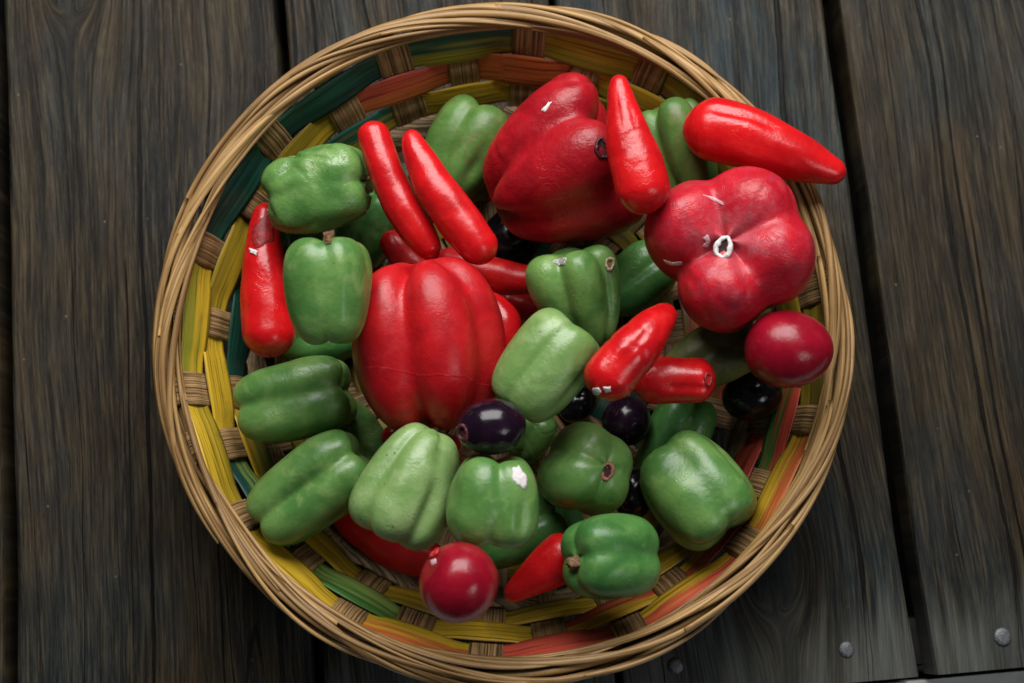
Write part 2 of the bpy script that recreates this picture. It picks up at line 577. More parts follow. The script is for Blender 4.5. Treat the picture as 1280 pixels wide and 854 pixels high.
# dye by stake number; (upper edge, lower edge) of the strip where it passes in front of that stake
dyes = {
    "w1": {1: (OLV, YGR), 3: (OLV, BRN), 5: (OLV, OLV), 7: (DOLV, OLV), 9: (ORG, YEL), 11: (RED, YEL), 13: (RED, RED), 15: (ORG, YEL),
           17: (YEL, YEL), 19: (YEL, OLV), 21: (YGR, YEL), 23: (DTEAL, TEAL), 25: (TEAL, DTEAL), 27: (TEAL, YGR)},
    "w2": {0: (ORG, ORG), 2: (YEL, OLV), 4: (OLV, DOLV), 6: (OLV, DOLV), 8: (RED, GREEN), 10: (RED, YEL), 12: (YEL, RED), 14: (YEL, YEL),
           16: (GREEN, LGREEN), 18: (DTEAL, LGREEN), 20: (YEL, YEL), 22: (OLV, YEL), 24: (OLV, YEL), 26: (RED, ORG)},
    "w3": {1: (OLV, YGR), 3: (YGR, OLV), 5: (OLV, OLV), 7: (OLV, DOLV), 9: (RED, RED), 11: (YEL, OLV), 13: (YEL, OLV), 15: (OLV, YEL),
           17: (YEL, OLV), 19: (YEL, LGREEN), 21: (TEAL, DTEAL), 23: (DTEAL, TEAL), 25: (TEAL, OLV), 27: (YEL, OLV)},
}
for name, sc, hw0, par in rows:
    is_rope = name == "rope"
    V, UV, CC = [], [], []
    n, nc = 28 * 14, 9
    for i in range(n):
        phi = i * math.tau / n
        kf = ((phi - ST0) / STD) % N_ST
        front = math.cos(math.pi * (kf - par))            # +1 in front of its stakes, -1 behind the others
        off = AMP * 1.5 * (math.copysign(abs(front) ** 0.7, front)) + 0.0003
        kc = int(round((kf - par) / 2)) * 2 + par
        kc %= N_ST
        hw = hw0 * (0.92 + 0.11 * front) * (1 + 0.05 * math.sin(kc * 2.3 + sc * 90))
        tilt = 0.0009 * math.sin(kc * 1.7 + sc * 300)
        ca, cb = dyes.get(name, {}).get(kc, None) or [(DTEAL, TEAL), (YGR, OLV), (DOLV, OLV), (RED, BRN)][(kc // 2) % 4]
        for side in (0, 1):
            for c in range(nc):
                q = -1 + 2 * c / (nc - 1)
                s = sc + q * hw + tilt * math.sin(math.pi * (kf - par))
                r, z, nr, nz = wall(s)
                if is_rope:
                    th = 0.0034 * math.sqrt(max(0.02, 1 - q * q)) * (1 if side == 0 else -1)
                    tw = 0.0006 * math.sin(q * 7 + phi * 60)
                    o_ = off * 1.3 + th + tw
                else:
                    dome = 0.00035 * (1 - q * q) * max(0, front)
                    o_ = off + dome + (0.0003 if side == 0 else -0.0003)
                rr, zz = r + nr * o_, z + nz * o_
                V.append((rr * math.sin(phi), rr * math.cos(phi), zz))
                tw_u = q * hw + (0.018 * phi * 3 if is_rope else 0)
                UV.append((tw_u + sc * 3, phi * 0.17))
                j = 0.5 + 0.5 * q + 0.28 * math.sin(kc * 5 + q * 9 + phi * 8) * (1 - q * q)
                j = max(0, min(1, (j - 0.35) / 0.3))
                CC.append([1.22 * (cb[e] * (1 - j) + ca[e] * j) for e in range(3)])
    F = []
    n2 = nc * 2
    for i in range(n):
        i2 = (i + 1) % n
        for c in range(nc - 1):
            F.append((i * n2 + c, i2 * n2 + c, i2 * n2 + c + 1, i * n2 + c + 1))
            F.append((i * n2 + nc + c, i * n2 + nc + c + 1, i2 * n2 + nc + c + 1, i2 * n2 + nc + c))
        F.append((i * n2, i * n2 + nc, i2 * n2 + nc, i2 * n2))
        F.append((i * n2 + nc - 1, i2 * n2 + nc - 1, i2 * n2 + n2 - 1, i * n2 + n2 - 1))
    nm = "twisted_cord" if is_rope else "woven_strip"
    obj(nm, new_mesh(nm, V, F, m_husk if is_rope else m_dye, uv=UV, col=CC), basket)

# plaited disc under the floor where all stakes meet
V, F = [(0, 0, 0.0102)], []
for rr, zz in ((0.03, 0.0104), (0.052, 0.0100), (0.052, 0.006), (0.0, 0.006)):
    for k in range(36):
        V.append((rr * math.cos(k * math.tau / 36), rr * math.sin(k * math.tau / 36), zz))
F = [(0, 1 + k, 1 + (k + 1) % 36) for k in range(36)]
for a_ in range(3):
    for k in range(36):
        F.append((1 + a_ * 36 + k, 1 + (a_ + 1) * 36 + k, 1 + (a_ + 1) * 36 + (k + 1) % 36, 1 + a_ * 36 + (k + 1) % 36))
obj("base_disc", new_mesh("base_disc", V, F, m_husk, uv=[(v[0], v[1]) for v in V]), basket)

# rim: split canes wound slowly round each other
RC, ZC = 0.1905, 0.0860


def strand(th0, turns, a0, span, orad, ozed, w, t_, seed, name="rim_strand"):
    rr_ = np.random.RandomState(seed)
    p1, p2, p3 = rr_.uniform(0, 6.28, 3)
    n = max(24, int(span / math.tau * 240))
    closed = span >= math.tau - 1e-6
    V, UV = [], []
    ns = 10
    tot = n if closed else n + 1
    for i in range(tot):
        f = i / n
        ph = a0 + span * f
        th = th0 + turns * (ph - a0 if not closed else ph) + (0.50 * math.sin(2 * ph + p1) + 0.25 * math.sin(5 * ph + p2))
        wob = 1 + 0.10 * math.sin(3 * ph + p3)
        r = RC + orad * math.cos(th) * wob + 0.0006 * math.sin(7 * ph + p1)
        z = ZC + ozed * math.sin(th) * wob + 0.0005 * math.sin(6 * ph + p2)
        # flat side faces out of the bundle
        nr, nz = math.cos(th) / max(orad, 1e-4), math.sin(th) / max(ozed, 1e-4)
        l = math.hypot(nr, nz)
        nr, nz = nr / l, nz / l
        tr, tz = -nz, nr
        ww = w * (1 + 0.12 * math.sin(4 * ph + p2))
        if not closed:
            e = min(f, 1 - f) * n
            ww *= min(1, 0.75 + e * 0.12)
        for j in range(ns):
            an = j * math.tau / ns
            ca, sa = math.cos(an), math.sin(an)
            ca = math.copysign(abs(ca) ** 0.8, ca)
            dr = tr * ca * ww + nr * sa * t_
            dz = tz * ca * ww + nz * sa * t_
            q = r + dr
            V.append((q * math.sin(ph), q * math.cos(ph), z + dz))
            UV.append((ca * ww + sa * 0.001 + seed, ph * RC))
    F = grid_faces(tot, ns, wrap_v=True, wrap_u=closed)
    if not closed:
        F.append(tuple(range(ns))[::-1])
        F.append(tuple(range((tot - 1) * ns, tot * ns)))
    return obj(name, new_mesh(name, V, F, m_cane, uv=UV), basket)


strand(0.0, 0, 0, math.tau, 0.0012, 0.0010, 0.0026, 0.0022, 900)            # the hoop inside the bundle
for k in range(8):
    strand(k * math.tau / 8, 3, 0, math.tau, 0.0064 + 0.0012 * math.sin(k * 3.3), 0.0054 + 0.0008 * math.sin(k * 1.9), 0.0018 + 0.0005 * math.sin(k * 2.1), 0.0015, 40 + k)
for k in range(18):                                                         # shorter lengths with tucked ends
    a0 = k * math.tau / 18 + rs.uniform(-0.15, 0.15)
    strand(rs.uniform(0, 6.28), rs.choice([2.4, 3.0, 3.6]), a0, rs.uniform(1.2, 2.6), 0.0071 + rs.uniform(-0.0008, 0.0010),
           0.0062, rs.uniform(0.0009, 0.0019), 0.0012, 100 + k)
# flat inner band that grips the stake tops
for k in range(7):
    a0 = k * math.tau / 7
    strand(math.pi * (1.0 + 0.10 * math.sin(k * 2.0)), 0.10 * math.cos(k), a0, 1.35, 0.0066, 0.0056, 0.0026, 0.0009, 200 + k, "inner_rim_strip")

# ------------------------------------------------------------------ skins
GA, GB, GC = (0.066, 0.178, 0.038), (0.145, 0.280, 0.070), (0.275, 0.375, 0.120)
M = {
    "green": skin_material("green_pepper_skin", GA, GB, GC, 0.34, 0.28, 0.35, spec=0.5),
    "green_wrinkled": skin_material("wrinkled_green_skin", GA, GB, (0.23, 0.30, 0.12), 0.30, 0.50, 0.6, spec=0.55),
    "green_light": skin_material("pale_green_skin", (0.135, 0.255, 0.065), (0.225, 0.350, 0.120), (0.33, 0.43, 0.20), 0.36, 0.34, 0.6, spec=0.55),
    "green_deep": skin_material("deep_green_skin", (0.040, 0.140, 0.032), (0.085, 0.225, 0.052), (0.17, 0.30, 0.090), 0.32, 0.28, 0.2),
    "green_dull": skin_material("dull_green_skin", (0.060, 0.135, 0.026), (0.100, 0.205, 0.046), (0.19, 0.250, 0.075), 0.38, 0.25, 0.35, blotch=(0.13, 0.12, 0.035)),
    "olive": skin_material("olive_skin", (0.075, 0.090, 0.020), (0.145, 0.150, 0.040), (0.19, 0.17, 0.06), 0.45, 0.25, 0.5, blotch=(0.055, 0.055, 0.016)),
    "red": skin_material("red_pepper_skin", (0.36, 0.0060, 0.0100), (0.50, 0.0085, 0.0120), (0.54, 0.018, 0.022), 0.36, 0.30, seam=(0.10, 1.0, 0.0, -0.0225)),
    "red_crinkled": skin_material("crinkled_red_skin", (0.29, 0.0050, 0.0110), (0.42, 0.0080, 0.0150), (0.43, 0.018, 0.028), 0.35, 0.55),
    "red_star": skin_material("bruised_red_skin", (0.42, 0.0070, 0.0170), (0.52, 0.0140, 0.0280), (0.56, 0.055, 0.075), 0.36, 0.50, blotch=(0.36, 0.030, 0.050), worn=(-0.002, 0.003, 0.026, (0.46, 0.085, 0.105))),
    "chili": skin_material("chili_skin", (0.47, 0.0048, 0.0075), (0.62, 0.0075, 0.0095), (0.64, 0.016, 0.016), 0.26, 0.26, spec=0.5),
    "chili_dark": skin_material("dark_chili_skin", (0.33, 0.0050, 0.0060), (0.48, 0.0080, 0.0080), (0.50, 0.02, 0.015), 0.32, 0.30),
    "tomato": skin_material("crimson_tomato_skin", (0.21, 0.0030, 0.0125), (0.29, 0.0050, 0.0170), (0.30, 0.012, 0.024), 0.24, 0.22),
    "plum": skin_material("dark_purple_skin", (0.0075, 0.0030, 0.0080), (0.0140, 0.0045, 0.0130), (0.020, 0.006, 0.016), 0.16, 0.16),
    "black": skin_material("black_skin", (0.0035, 0.0030, 0.0045), (0.006, 0.005, 0.007), (0.009, 0.007, 0.009), 0.15, 0.14),
    "white": flat_material("bare_plaster", (0.62, 0.57, 0.55), (0.80, 0.78, 0.76), 0.75, 500, 0.7),
    "pale_pink": flat_material("worn_pink_paint", (0.55, 0.20, 0.24), (0.70, 0.52, 0.53), 0.6, 900, 0.5),
    "crimson_bare": flat_material("bare_crimson", (0.22, 0.006, 0.007), (0.38, 0.012, 0.012), 0.5, 260, 0.8),
    "bruise": flat_material("bruise_crimson", (0.42, 0.008, 0.014), (0.50, 0.018, 0.024), 0.36, 300, 0.2),
    "stem": flat_material("dry_stem", (0.10, 0.045, 0.018), (0.26, 0.13, 0.055), 0.7, 700, 0.8),
    "stem_purple": flat_material("dark_purple_stem", (0.045, 0.006, 0.010), (0.100, 0.014, 0.020), 0.4, 700, 0.8),
    "dark": flat_material("dark_hollow", (0.020, 0.006, 0.005), (0.055, 0.012, 0.010), 0.8, 700, 0.5),
    "scar": flat_material("brown_scar", (0.10, 0.055, 0.020), (0.26, 0.17, 0.075), 0.6, 800, 0.8),
    "silver": flat_material("grey_scale", (0.20, 0.19, 0.16), (0.55, 0.54, 0.50), 0.4, 900, 0.8),
    "lip": flat_material("pale_lip", (0.30, 0.22, 0.12), (0.48, 0.38, 0.26), 0.6, 900, 0.6),
    "lip_red": flat_material("reddish_lip", (0.24, 0.07, 0.045), (0.42, 0.17, 0.11), 0.6, 900, 0.6),
}


# ------------------------------------------------------------------ shapes (in picture pixels, scaled to metres when placed)
def bell(L, W, lobes, c0=0.36, c1=0.10, e1=0.55, e2=0.80, taper=0.10, dt=0.22, db=0.12, bend=(0, 0), flat=1.0,
         noise=0.028, wr=0.0, seed=1, nu=128, nv=92, wf=5.0,
         gv=(0.06, 10), dents=(), zl=0.35):
    t = np.linspace(0.0, math.pi, nv)
    ph = np.linspace(0, math.tau, nu, endpoint=False)
    PH, T = np.meshgrid(ph, t, indexing='ij')
    rho = np.abs(np.sin(T)) ** e1
    h = np.sign(np.cos(T)) * np.abs(np.cos(T)) ** e2
    rad = np.zeros_like(PH)
    acc = np.zeros_like(PH)
    kk = 22.0
    for (an, size) in lobes:
        d = PH - R(an)
        c = (c0 + c1 * h * h) * size
        q = size - c
        cc = np.cos(d)
        ex = c * cc + np.sqrt(np.maximum(q * q - (c * np.sin(d)) ** 2, 0.02))
        acc += np.exp(kk * ex)
    rad = np.log(acc) / kk
    rad *= 1 / max(1e-6, np.median(rad.max(axis=0)))

    def wrap(x):
        return (x + math.pi) % math.tau - math.pi
    if len(lobes) > 2 and gv[0]:
        an = sorted(R(l[0]) % math.tau for l in lobes)
        gr = np.random.RandomState(seed)
        for i in range(len(an)):
            m = an[i] + ((an[(i + 1) % len(an)] - an[i]) % math.tau) / 2
            wob = 0.10 * np.sin(h * 2.2 + gr.uniform(0, 6.28))
            rad = rad - gv[0] * gr.uniform(0.6, 1.15) * (0.55 + 0.45 * np.abs(h)) * np.exp(-(wrap(PH - m - wob) / R(gv[1])) ** 2)
    for (dp, dh, sp, sh, dd) in dents:
        rad = rad - dd * np.exp(-(wrap(PH - R(dp)) / R(sp)) ** 2 - ((h - dh) / sh) ** 2)
    rr = rho * rad * (1 + taper * h) * W / 2
    s = rho * np.clip(rad, 0, 1.1)
    z = h * (1 - dt * np.exp(-(s / 0.42) ** 2) * (h > 0) - db * np.exp(-(s / 0.40) ** 2) * (h < 0))
    # shoulders of the lobes stand higher than the furrows
    z *= 1 + zl * (rad - rad.mean()) * np.abs(h) ** 0.5
    Z = z * L / 2
    X = rr * np.cos(PH) * flat + bend[0] * h * h * L
    Y = rr * np.sin(PH) + bend[1] * h * h * L
    P = np.stack([X, Y, Z], -1)
    U = P / (W / 2)
    w = Waves(seed)
    nrm = P / (np.linalg.norm(P, axis=-1, keepdims=True) + 1e-6)
    d = noise * (w(U, 1.7) * 0.75 + w(U, 3.6) * 0.33)
    d += noise * 0.16 * Waves(seed + 50)(U, 9.0)
    if wr:
        w2 = Waves(seed + 90)
        a = w2(U + 0.25 * np.stack([w(U, 2), w(U[..., ::-1], 2), w(U, 2.6)], -1), wf)
        mask = np.clip(0.65 + 0.8 * Waves(seed + 91)(U, 1.6), 0, 1)
        d -= wr * mask * np.exp(-(a / 0.22) ** 2)
        d += wr * 0.4 * mask * w2(U, wf * 1.6)
    fade = np.clip(rho * 3, 0, 1)
    P = P + nrm * (d * fade * W / 2)[..., None]
    V = P.reshape(-1, 3)
    F = grid_faces(nu, nv, wrap_u=True)
    return V, F


def orient(V, a, el, roll=0.0):
    a, el = R(a), R(el)
    zx = np.array([math.cos(el) * math.cos(a), math.cos(el) * math.sin(a), math.sin(el)])
    ref = np.array([0, 0, 1.0]) if abs(el) < R(58) else np.array([1.0, 0, 0])
    xx = ref - zx * (ref @ zx)
    xx /= np.linalg.norm(xx)
    yy = np.cross(zx, xx)
    if roll:
        c, s = math.cos(R(roll)), math.sin(R(roll))
        xx, yy = xx * c + yy * s, yy * c - xx * s
    return V @ np.stack([xx, yy, zx])


def chili(pts, cap0=1.0, cap1=1.0, noise=0.045, wr=0.0, seed=1, center=None, n=96, ns=48, folds=()):
    """pts: (u, v, height px, radius px) down the spine; returns verts in px about the centre"""
    P = np.array(pts, dtype=float)
    cu, cv = center
    A = np.stack([P[:, 0] - cu, -(P[:, 1] - cv), P[:, 2], P[:, 3]], -1)
    m = len(A)
    E = np.vstack([2 * A[0] - A[1], A, 2 * A[-1] - A[-2]])
    tt = np.linspace(0, m - 1, 400)
    C = []
    for x in tt:
        i = min(int(x), m - 2)
        f = x - i
        p0, p1, p2, p3 = E[i], E[i + 1], E[i + 2], E[i + 3]
        C.append(0.5 * ((2 * p1) + (-p0 + p2) * f + (2 * p0 - 5 * p1 + 4 * p2 - p3) * f * f + (-p0 + 3 * p1 - 3 * p2 + p3) * f ** 3))
    C = np.array(C)
    s = np.concatenate([[0], np.cumsum(np.linalg.norm(np.diff(C[:, :3], axis=0), axis=1))])
    # denser rings at the ends
    x = np.linspace(0, math.pi, n)
    sq = (1 - np.cos(x)) / 2 * s[-1] * 0.65 + np.linspace(0, s[-1], n) * 0.35
    D = np.stack([np.interp(sq, s, C[:, k]) for k in range(4)], -1)
    rad = D[:, 3].copy()
    c0, c1 = P[0, 3] * cap0, P[-1, 3] * cap1
    f0 = np.clip(sq / max(c0, 1e-3), 0, 1)
    f1 = np.clip((s[-1] - sq) / max(c1, 1e-3), 0, 1)
    rad *= np.sqrt(np.maximum(1 - (1 - f0) ** 2, 0)) * np.sqrt(np.maximum(1 - (1 - f1) ** 2, 0))
    T = np.gradient(D[:, :3], axis=0)
    T /= np.linalg.norm(T, axis=1)[:, None]
    up = np.array([0, 0, 1.0])
    V = []
    w, w2 = Waves(seed), Waves(seed + 9)
    rm = P[:, 3].max()
    for i in range(n):
        B = np.cross(T[i], up)
        B /= np.linalg.norm(B) + 1e-9
        Nn = np.cross(B, T[i])
        for j in range(ns):
            an = j * math.tau / ns
            dr = B * math.cos(an) + Nn * math.sin(an)
            q = (D[i, :3] + dr * rad[i]) / rm
            k = 1 + noise * (w(q[None], 1.6)[0] + 0.4 * w(q[None], 4.0)[0])
            if wr:
                aa = w2(q[None], 4.0)[0]
                k -= wr * math.exp(-(aa / 0.25) ** 2)
            f_ = sq[i] / s[-1]
            for (fa, f0_, f1_, fd, fw) in folds:
                da = (an - R(fa) + math.pi) % math.tau - math.pi
                win = max(0.0, min(1.0, (f_ - f0_) * 8, (f1_ - f_) * 8))
                k -= fd * win * math.exp(-(da / R(fw)) ** 2)
            V.append(D[i, :3] + dr * rad[i] * k)
    return np.array(V), [f[::-1] for f in grid_faces(n, ns, wrap_v=True)]


def egg(L, W, point=0.0, sq=1.0, noise=0.02, seed=1, dt=0.0, nu=80, nv=56):
    return bell(L, W, [(0, 1)], 0.0, 0.0, sq, 1.0, point, dt, 0.0, noise=noise, seed=seed, nu=nu, nv=nv)


# ------------------------------------------------------------------ placing: each thing is lowered along its sight line until it rests
CELL, HALF = 0.002, 0.27
NG = int(2 * HALF / CELL)
gx = (np.arange(NG) + 0.5) * CELL - HALF
GX, GY = np.meshgrid(gx, gx, indexing='ij')
RR = np.hypot(GX - BX, GY - BY)
H = np.interp(RR, [0, 0.138, 0.147, 0.158, 0.182, 0.1830, 0.1975, 0.1990, 0.30], [0.0150, 0.0160, 0.0225, 0.039, 0.080, 0.0920, 0.0920, 0.0, 0.0])
THINGS = {}


def cells(V):
    i = np.clip(((V[:, 0] + HALF) / CELL).astype(int), 0, NG - 1)
    j = np.clip(((V[:, 1] + HALF) / CELL).astype(int), 0, NG - 1)
    return i, j


def place(key, name, label, cat, group, u, v, VF, mat, z=None, shrink=0.90, lift=0.0):
    global H
    V, F = VF
    V = V * 1.025
    zc = 0.06 if z is None else z
    for it in range(6):
        c = at(u, v, zc)
        mpp = depth(c) / FPX
        if z is None:
            Wv = c + V * mpp * shrink
            i, j = cells(Wv)
            Lm = np.full((NG, NG), 9.0)
            np.minimum.at(Lm, (i, j), Wv[:, 2])
            ok = Lm < 8
            zc -= float((Lm[ok] - H[ok]).min())
    if z is None:
        zc += lift
    c = at(u, v, zc)
    mpp = depth(c) / FPX
    Wv = c + V * mpp
    i, j = cells(c + V * mpp * 0.97)
    Hm = np.full((NG, NG), -1.0)
    np.maximum.at(Hm, (i, j), Wv[:, 2])
    D = Hm.copy()
    for a in (-1, 0, 1):
        for b in (-1, 0, 1):
            D = np.maximum(D, np.roll(np.roll(Hm, a, 0), b, 1))
    H = np.maximum(H, D)
    me = new_mesh(name, V * mpp, F, M[mat])
    o = tag(obj(name, me, None, tuple(c)), label, cat, group)
    THINGS[key] = dict(o=o, c=c, mpp=mpp, V=Wv, F=F, bvh=None)
    print("placed", key, "z=%.3f top=%.3f" % (zc, Wv[:, 2].max()))
    return o


def hit(key, u, v):
    T_ = THINGS[key]
    if T_["bvh"] is None:
        T_["bvh"] = BVHTree.FromPolygons([Vector(map(float, p)) for p in T_["V"]], T_["F"])
    d = Vector(map(float, at(u, v, 0.0) - CAM)).normalized()
    p, n, _, _ = T_["bvh"].ray_cast(Vector(map(float, CAM)), d)
    if p is None:
        return None, None
    if n.dot(d) > 0:
        n = -n
    return p, n


def patch(key, name, poly, mat, lift=0.0004, label=None, puff=0.0003, jag=0.10, seed=1):
    """a flake or bare spot lying on the skin"""
    T_ = THINGS[key]
    P = np.array(poly, float)
    rr = np.random.RandomState(seed)
    Q = []
    for i in range(len(P)):
        a, b = P[i], P[(i + 1) % len(P)]
        for f in (0, 0.34, 0.67):
            Q.append(a * (1 - f) + b * f)
    Q = np.array(Q)
    c = Q.mean(0)
    Q = c + (Q - c) * (1 + rr.normal(size=len(Q)) * jag)[:, None]
    V, F = [], []
    n = len(Q)
    p, nm = hit(key, *c)
    if p is None:
        return
    V.append(p + nm * (lift + puff))
    for f in (0.35, 0.7, 0.93, 1.0):
        for q in Q:
            x = c + (q - c) * f
            pp, nn = hit(key, *x)
            if pp is None:
                pp, nn = p, nm
            V.append(pp + nn * ((lift + puff * (1 - f)) if f < 0.99 else -0.0002))
    F = [(0, 1 + (k + 1) % n, 1 + k) for k in range(n)]
    for a in range(3):
        for k in range(n):
            F.append((1 + a * n + k, 1 + a * n + (k + 1) % n, 1 + (a + 1) * n + (k + 1) % n, 1 + (a + 1) * n + k))
    o0 = Vector(T_["o"].location)
    o = obj(name, new_mesh(name, [v - o0 for v in V], F, M[mat]), T_["o"])
    if label:
        o["label"] = label
    return o


def ring(key, name, u, v, ru, rv, ang, tube, mat, height=0.3, seed=1, jag=0.12, nrm_mix=0.0, hollow="dark", hname="hollow"):
    """an irregular raised lip round a hole, with the hole's floor inside"""
    T_ = THINGS[key]
    p, nm = hit(key, u, v)
    if p is None:
        return
    view = Vector(map(float, CAM)) - p
    nm = (nm * (1 - nrm_mix) + view.normalized() * nrm_mix).normalized()
    mpp = T_["mpp"]
    ex = Vector((1, 0, 0))
    ex = (ex - nm * ex.dot(nm)).normalized()
    ey = nm.cross(ex)
    rr = np.random.RandomState(seed)
    ph = rr.uniform(0, 6.28, 3)
    V = []
    n, ns = 36, 8
    ca, sa = math.cos(R(ang)), math.sin(R(ang))
    o0 = Vector(T_["o"].location)
    inner = []
    for i in range(n):
        t = i * math.tau / n
        k = 1 + jag * (math.sin(3 * t + ph[0]) * 0.6 + math.sin(7 * t + ph[1]) * 0.4)
        x, y = ru * math.cos(t) * k, rv * math.sin(t) * k
        x, y = x * ca - y * sa, x * sa + y * ca
        base = p + (ex * x + ey * y) * mpp
        out = (ex * x + ey * y).normalized()
        tb = tube * (1 + 0.22 * math.sin(2 * t + ph[2]) + 0.08 * math.sin(7 * t)) * mpp
        for j in range(ns):
            a = j * math.tau / ns
            V.append(base + out * math.cos(a) * tb + nm * (math.sin(a) * tb * 0.9 + height * tube * mpp) - o0)
        inner.append(base - out * tb * 0.2 - o0 + nm * 0.1 * tb)
    o = obj(name, new_mesh(name, V, [f[::-1] for f in grid_faces(n, ns, wrap_v=True, wrap_u=True)], M[mat]), T_["o"])
    if hollow:
        V = [p - o0 + nm * (0.00005 + (height - 0.4) * tube * mpp * 0.5)] + [q + nm * max(0, height - 0.4) * tube * mpp for q in inner]
        F = [(0, 1 + k, 1 + (k + 1) % n) for k in range(n)]
        obj(hname, new_mesh(hname, V, F, M[hollow]), T_["o"])
    return o


def stub(key, name, u, v, du, dv, length, r0, r1, mat, up=0.5, seed=1, sides=5, tipmat=None):
    """a short broken stem growing from the skin towards (du, dv) in the picture"""
    T_ = THINGS[key]
    p, nm = hit(key, u, v)
    if p is None:
        return
    mpp = T_["mpp"]
    d = Vector((du, -dv, 0))
    if d.length > 0:
        d.normalize()
    d = (d * (1 - up) + nm * up).normalized()
    ex = d.cross(Vector((0.3, 0.2, 1))).normalized()
    ey = d.cross(ex)
    rr = np.random.RandomState(seed)
    o0 = Vector(T_["o"].location)
    V = []
    n, ns = 7, 18
    for i in range(n):
        f = i / (n - 1)
        r = (r0 + (r1 - r0) * f ** 0.6) * mpp
        for j in range(ns):
            a = j * math.tau / ns
            k = 1 + 0.16 * math.cos(sides * a + seed) + rr.normal() * 0.03
            jag = (rr.normal() * 0.12 if i == n - 1 else 0) * length * mpp
            V.append(p - nm * 0.0006 + d * (length * mpp * f + jag) + (ex * math.cos(a) + ey * math.sin(a)) * r * k - o0)
    F = [f[::-1] for f in grid_faces(n, ns, wrap_v=True)]
    V.append(p + d * length * mpp * 0.72 - o0)
    F += [((n - 1) * ns + j, (n - 1) * ns + (j + 1) % ns, len(V) - 1) for j in range(ns)]
    return obj(name, new_mesh(name, V, F, M[mat]), T_["o"])


GB_, RB_, CH_, PF_ = "green bell peppers in the basket", "large red bell peppers in the basket", "red chili peppers in the basket", "dark purple fruits in the basket"
TM_ = "crimson tomatoes in the basket"


def G(key, label, u, v, L, W, a, el, lobes, mat="green", roll=0, **kw):
    pk = {k: kw.pop(k) for k in ("z", "shrink", "lift") if k in kw}
    V, F = bell(L, W, lobes, **kw)
    return place(key, "bell_pepper", label, "bell pepper", GB_, u, v, (orient(V, a, el, roll), F), mat, **pk)


def RB(key, label, u, v, L, W, a, el, lobes, mat="red", roll=0, **kw):
    pk = {k: kw.pop(k) for k in ("z", "shrink", "lift") if k in kw}
    V, F = bell(L, W, lobes, **kw)
    return place(key, "bell_pepper", label, "bell pepper", RB_, u, v, (orient(V, a, el, roll), F), mat, **pk)


def C(key, label, u, v, pts, mat="chili", **kw):
    pk = {k: kw.pop(k) for k in ("z", "shrink", "lift") if k in kw}
    return place(key, "chili_pepper", label, "chili pepper", CH_, u, v, chili(pts, center=(u, v), **kw), mat, **pk)


def E_(key, name, label, cat, grp, u, v, L, W, a, el, mat, **kw):
    pk = {k: kw.pop(k) for k in ("z", "shrink", "lift") if k in kw}
    V, F = egg(L, W, **kw)
    return place(key, name, label, cat, grp, u, v, (orient(V, a, el), F), mat, **pk)


L4 = [(0, 1), (90, 1), (180, 1), (270, 1)]
L3 = [(0, 1), (120, 1), (240, 1)]
F4 = [(45, 1), (135, 0.97), (225, 1), (315, 0.98)]

# ---- lowest layer
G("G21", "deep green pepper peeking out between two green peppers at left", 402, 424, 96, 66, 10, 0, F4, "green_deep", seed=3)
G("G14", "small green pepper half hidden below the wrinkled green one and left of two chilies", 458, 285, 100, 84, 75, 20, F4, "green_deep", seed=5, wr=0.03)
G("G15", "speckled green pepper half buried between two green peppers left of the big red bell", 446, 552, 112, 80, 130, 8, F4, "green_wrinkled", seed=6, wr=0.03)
G("B1", "added deep green filler pepper in the dark gap between the wrinkled pepper and the left wall chili", 366, 306, 84, 62, 60, 0, F4, "green_deep", seed=41)  # added filler, hides the lit basket floor in a dark gap
G("B2", "added deep green filler pepper in the dark gap left of the lowest stemmed pepper", 702, 648, 78, 58, 110, 0, F4, "green_deep", seed=42)  # another added filler, keeps lit floor weave out of the gap
C("B3", "added dark red filler chili in the dark gap below the big red bell pepper", 530, 548, [(478, 545, 0, 13), (520, 548, 0, 17), (575, 560, 0, 12)], "chili_dark", seed=43)  # added filler chili covering floor where only darkness shows
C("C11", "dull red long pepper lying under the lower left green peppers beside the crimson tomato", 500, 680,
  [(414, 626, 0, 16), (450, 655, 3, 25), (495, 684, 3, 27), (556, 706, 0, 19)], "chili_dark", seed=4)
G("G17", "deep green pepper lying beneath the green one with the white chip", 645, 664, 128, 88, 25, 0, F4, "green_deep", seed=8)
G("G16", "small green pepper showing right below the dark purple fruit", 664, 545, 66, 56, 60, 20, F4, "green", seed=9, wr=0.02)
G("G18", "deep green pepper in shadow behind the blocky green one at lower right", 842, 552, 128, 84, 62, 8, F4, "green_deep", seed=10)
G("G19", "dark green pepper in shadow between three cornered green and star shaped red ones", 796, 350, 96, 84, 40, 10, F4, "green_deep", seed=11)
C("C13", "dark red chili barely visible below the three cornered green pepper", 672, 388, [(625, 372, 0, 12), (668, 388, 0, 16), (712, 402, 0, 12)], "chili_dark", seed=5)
E_("P3", "purple_fruit", "glossy black fruit in the shadow beneath the crimson tomato at right", "fruit", PF_, 940, 494, 74, 62, 10, 0, "black", seed=3)
E_("P6", "purple_fruit", "black fruit glinting in the dark hollow right of the two side by side chilies", "fruit", PF_, 640, 298, 84, 70, 60, 0, "black", seed=14)
E_("P5", "purple_fruit", "black fruit deep in the gap left of the round purple one", "fruit", PF_, 722, 506, 50, 42, 40, 0, "black", seed=4)
E_("P4", "purple_fruit", "small black fruit in the dark gap between two green peppers at lower right", "fruit", PF_, 792, 618, 64, 50, 80, 0, "black", seed=5)
C("C9", "short red chili tip poking up above the big red bell pepper", 506, 320, [(481, 293, 6, 8), (492, 306, 6, 17), (520, 335, 0, 20), (548, 352, -6, 14)], "chili_dark", seed=6)
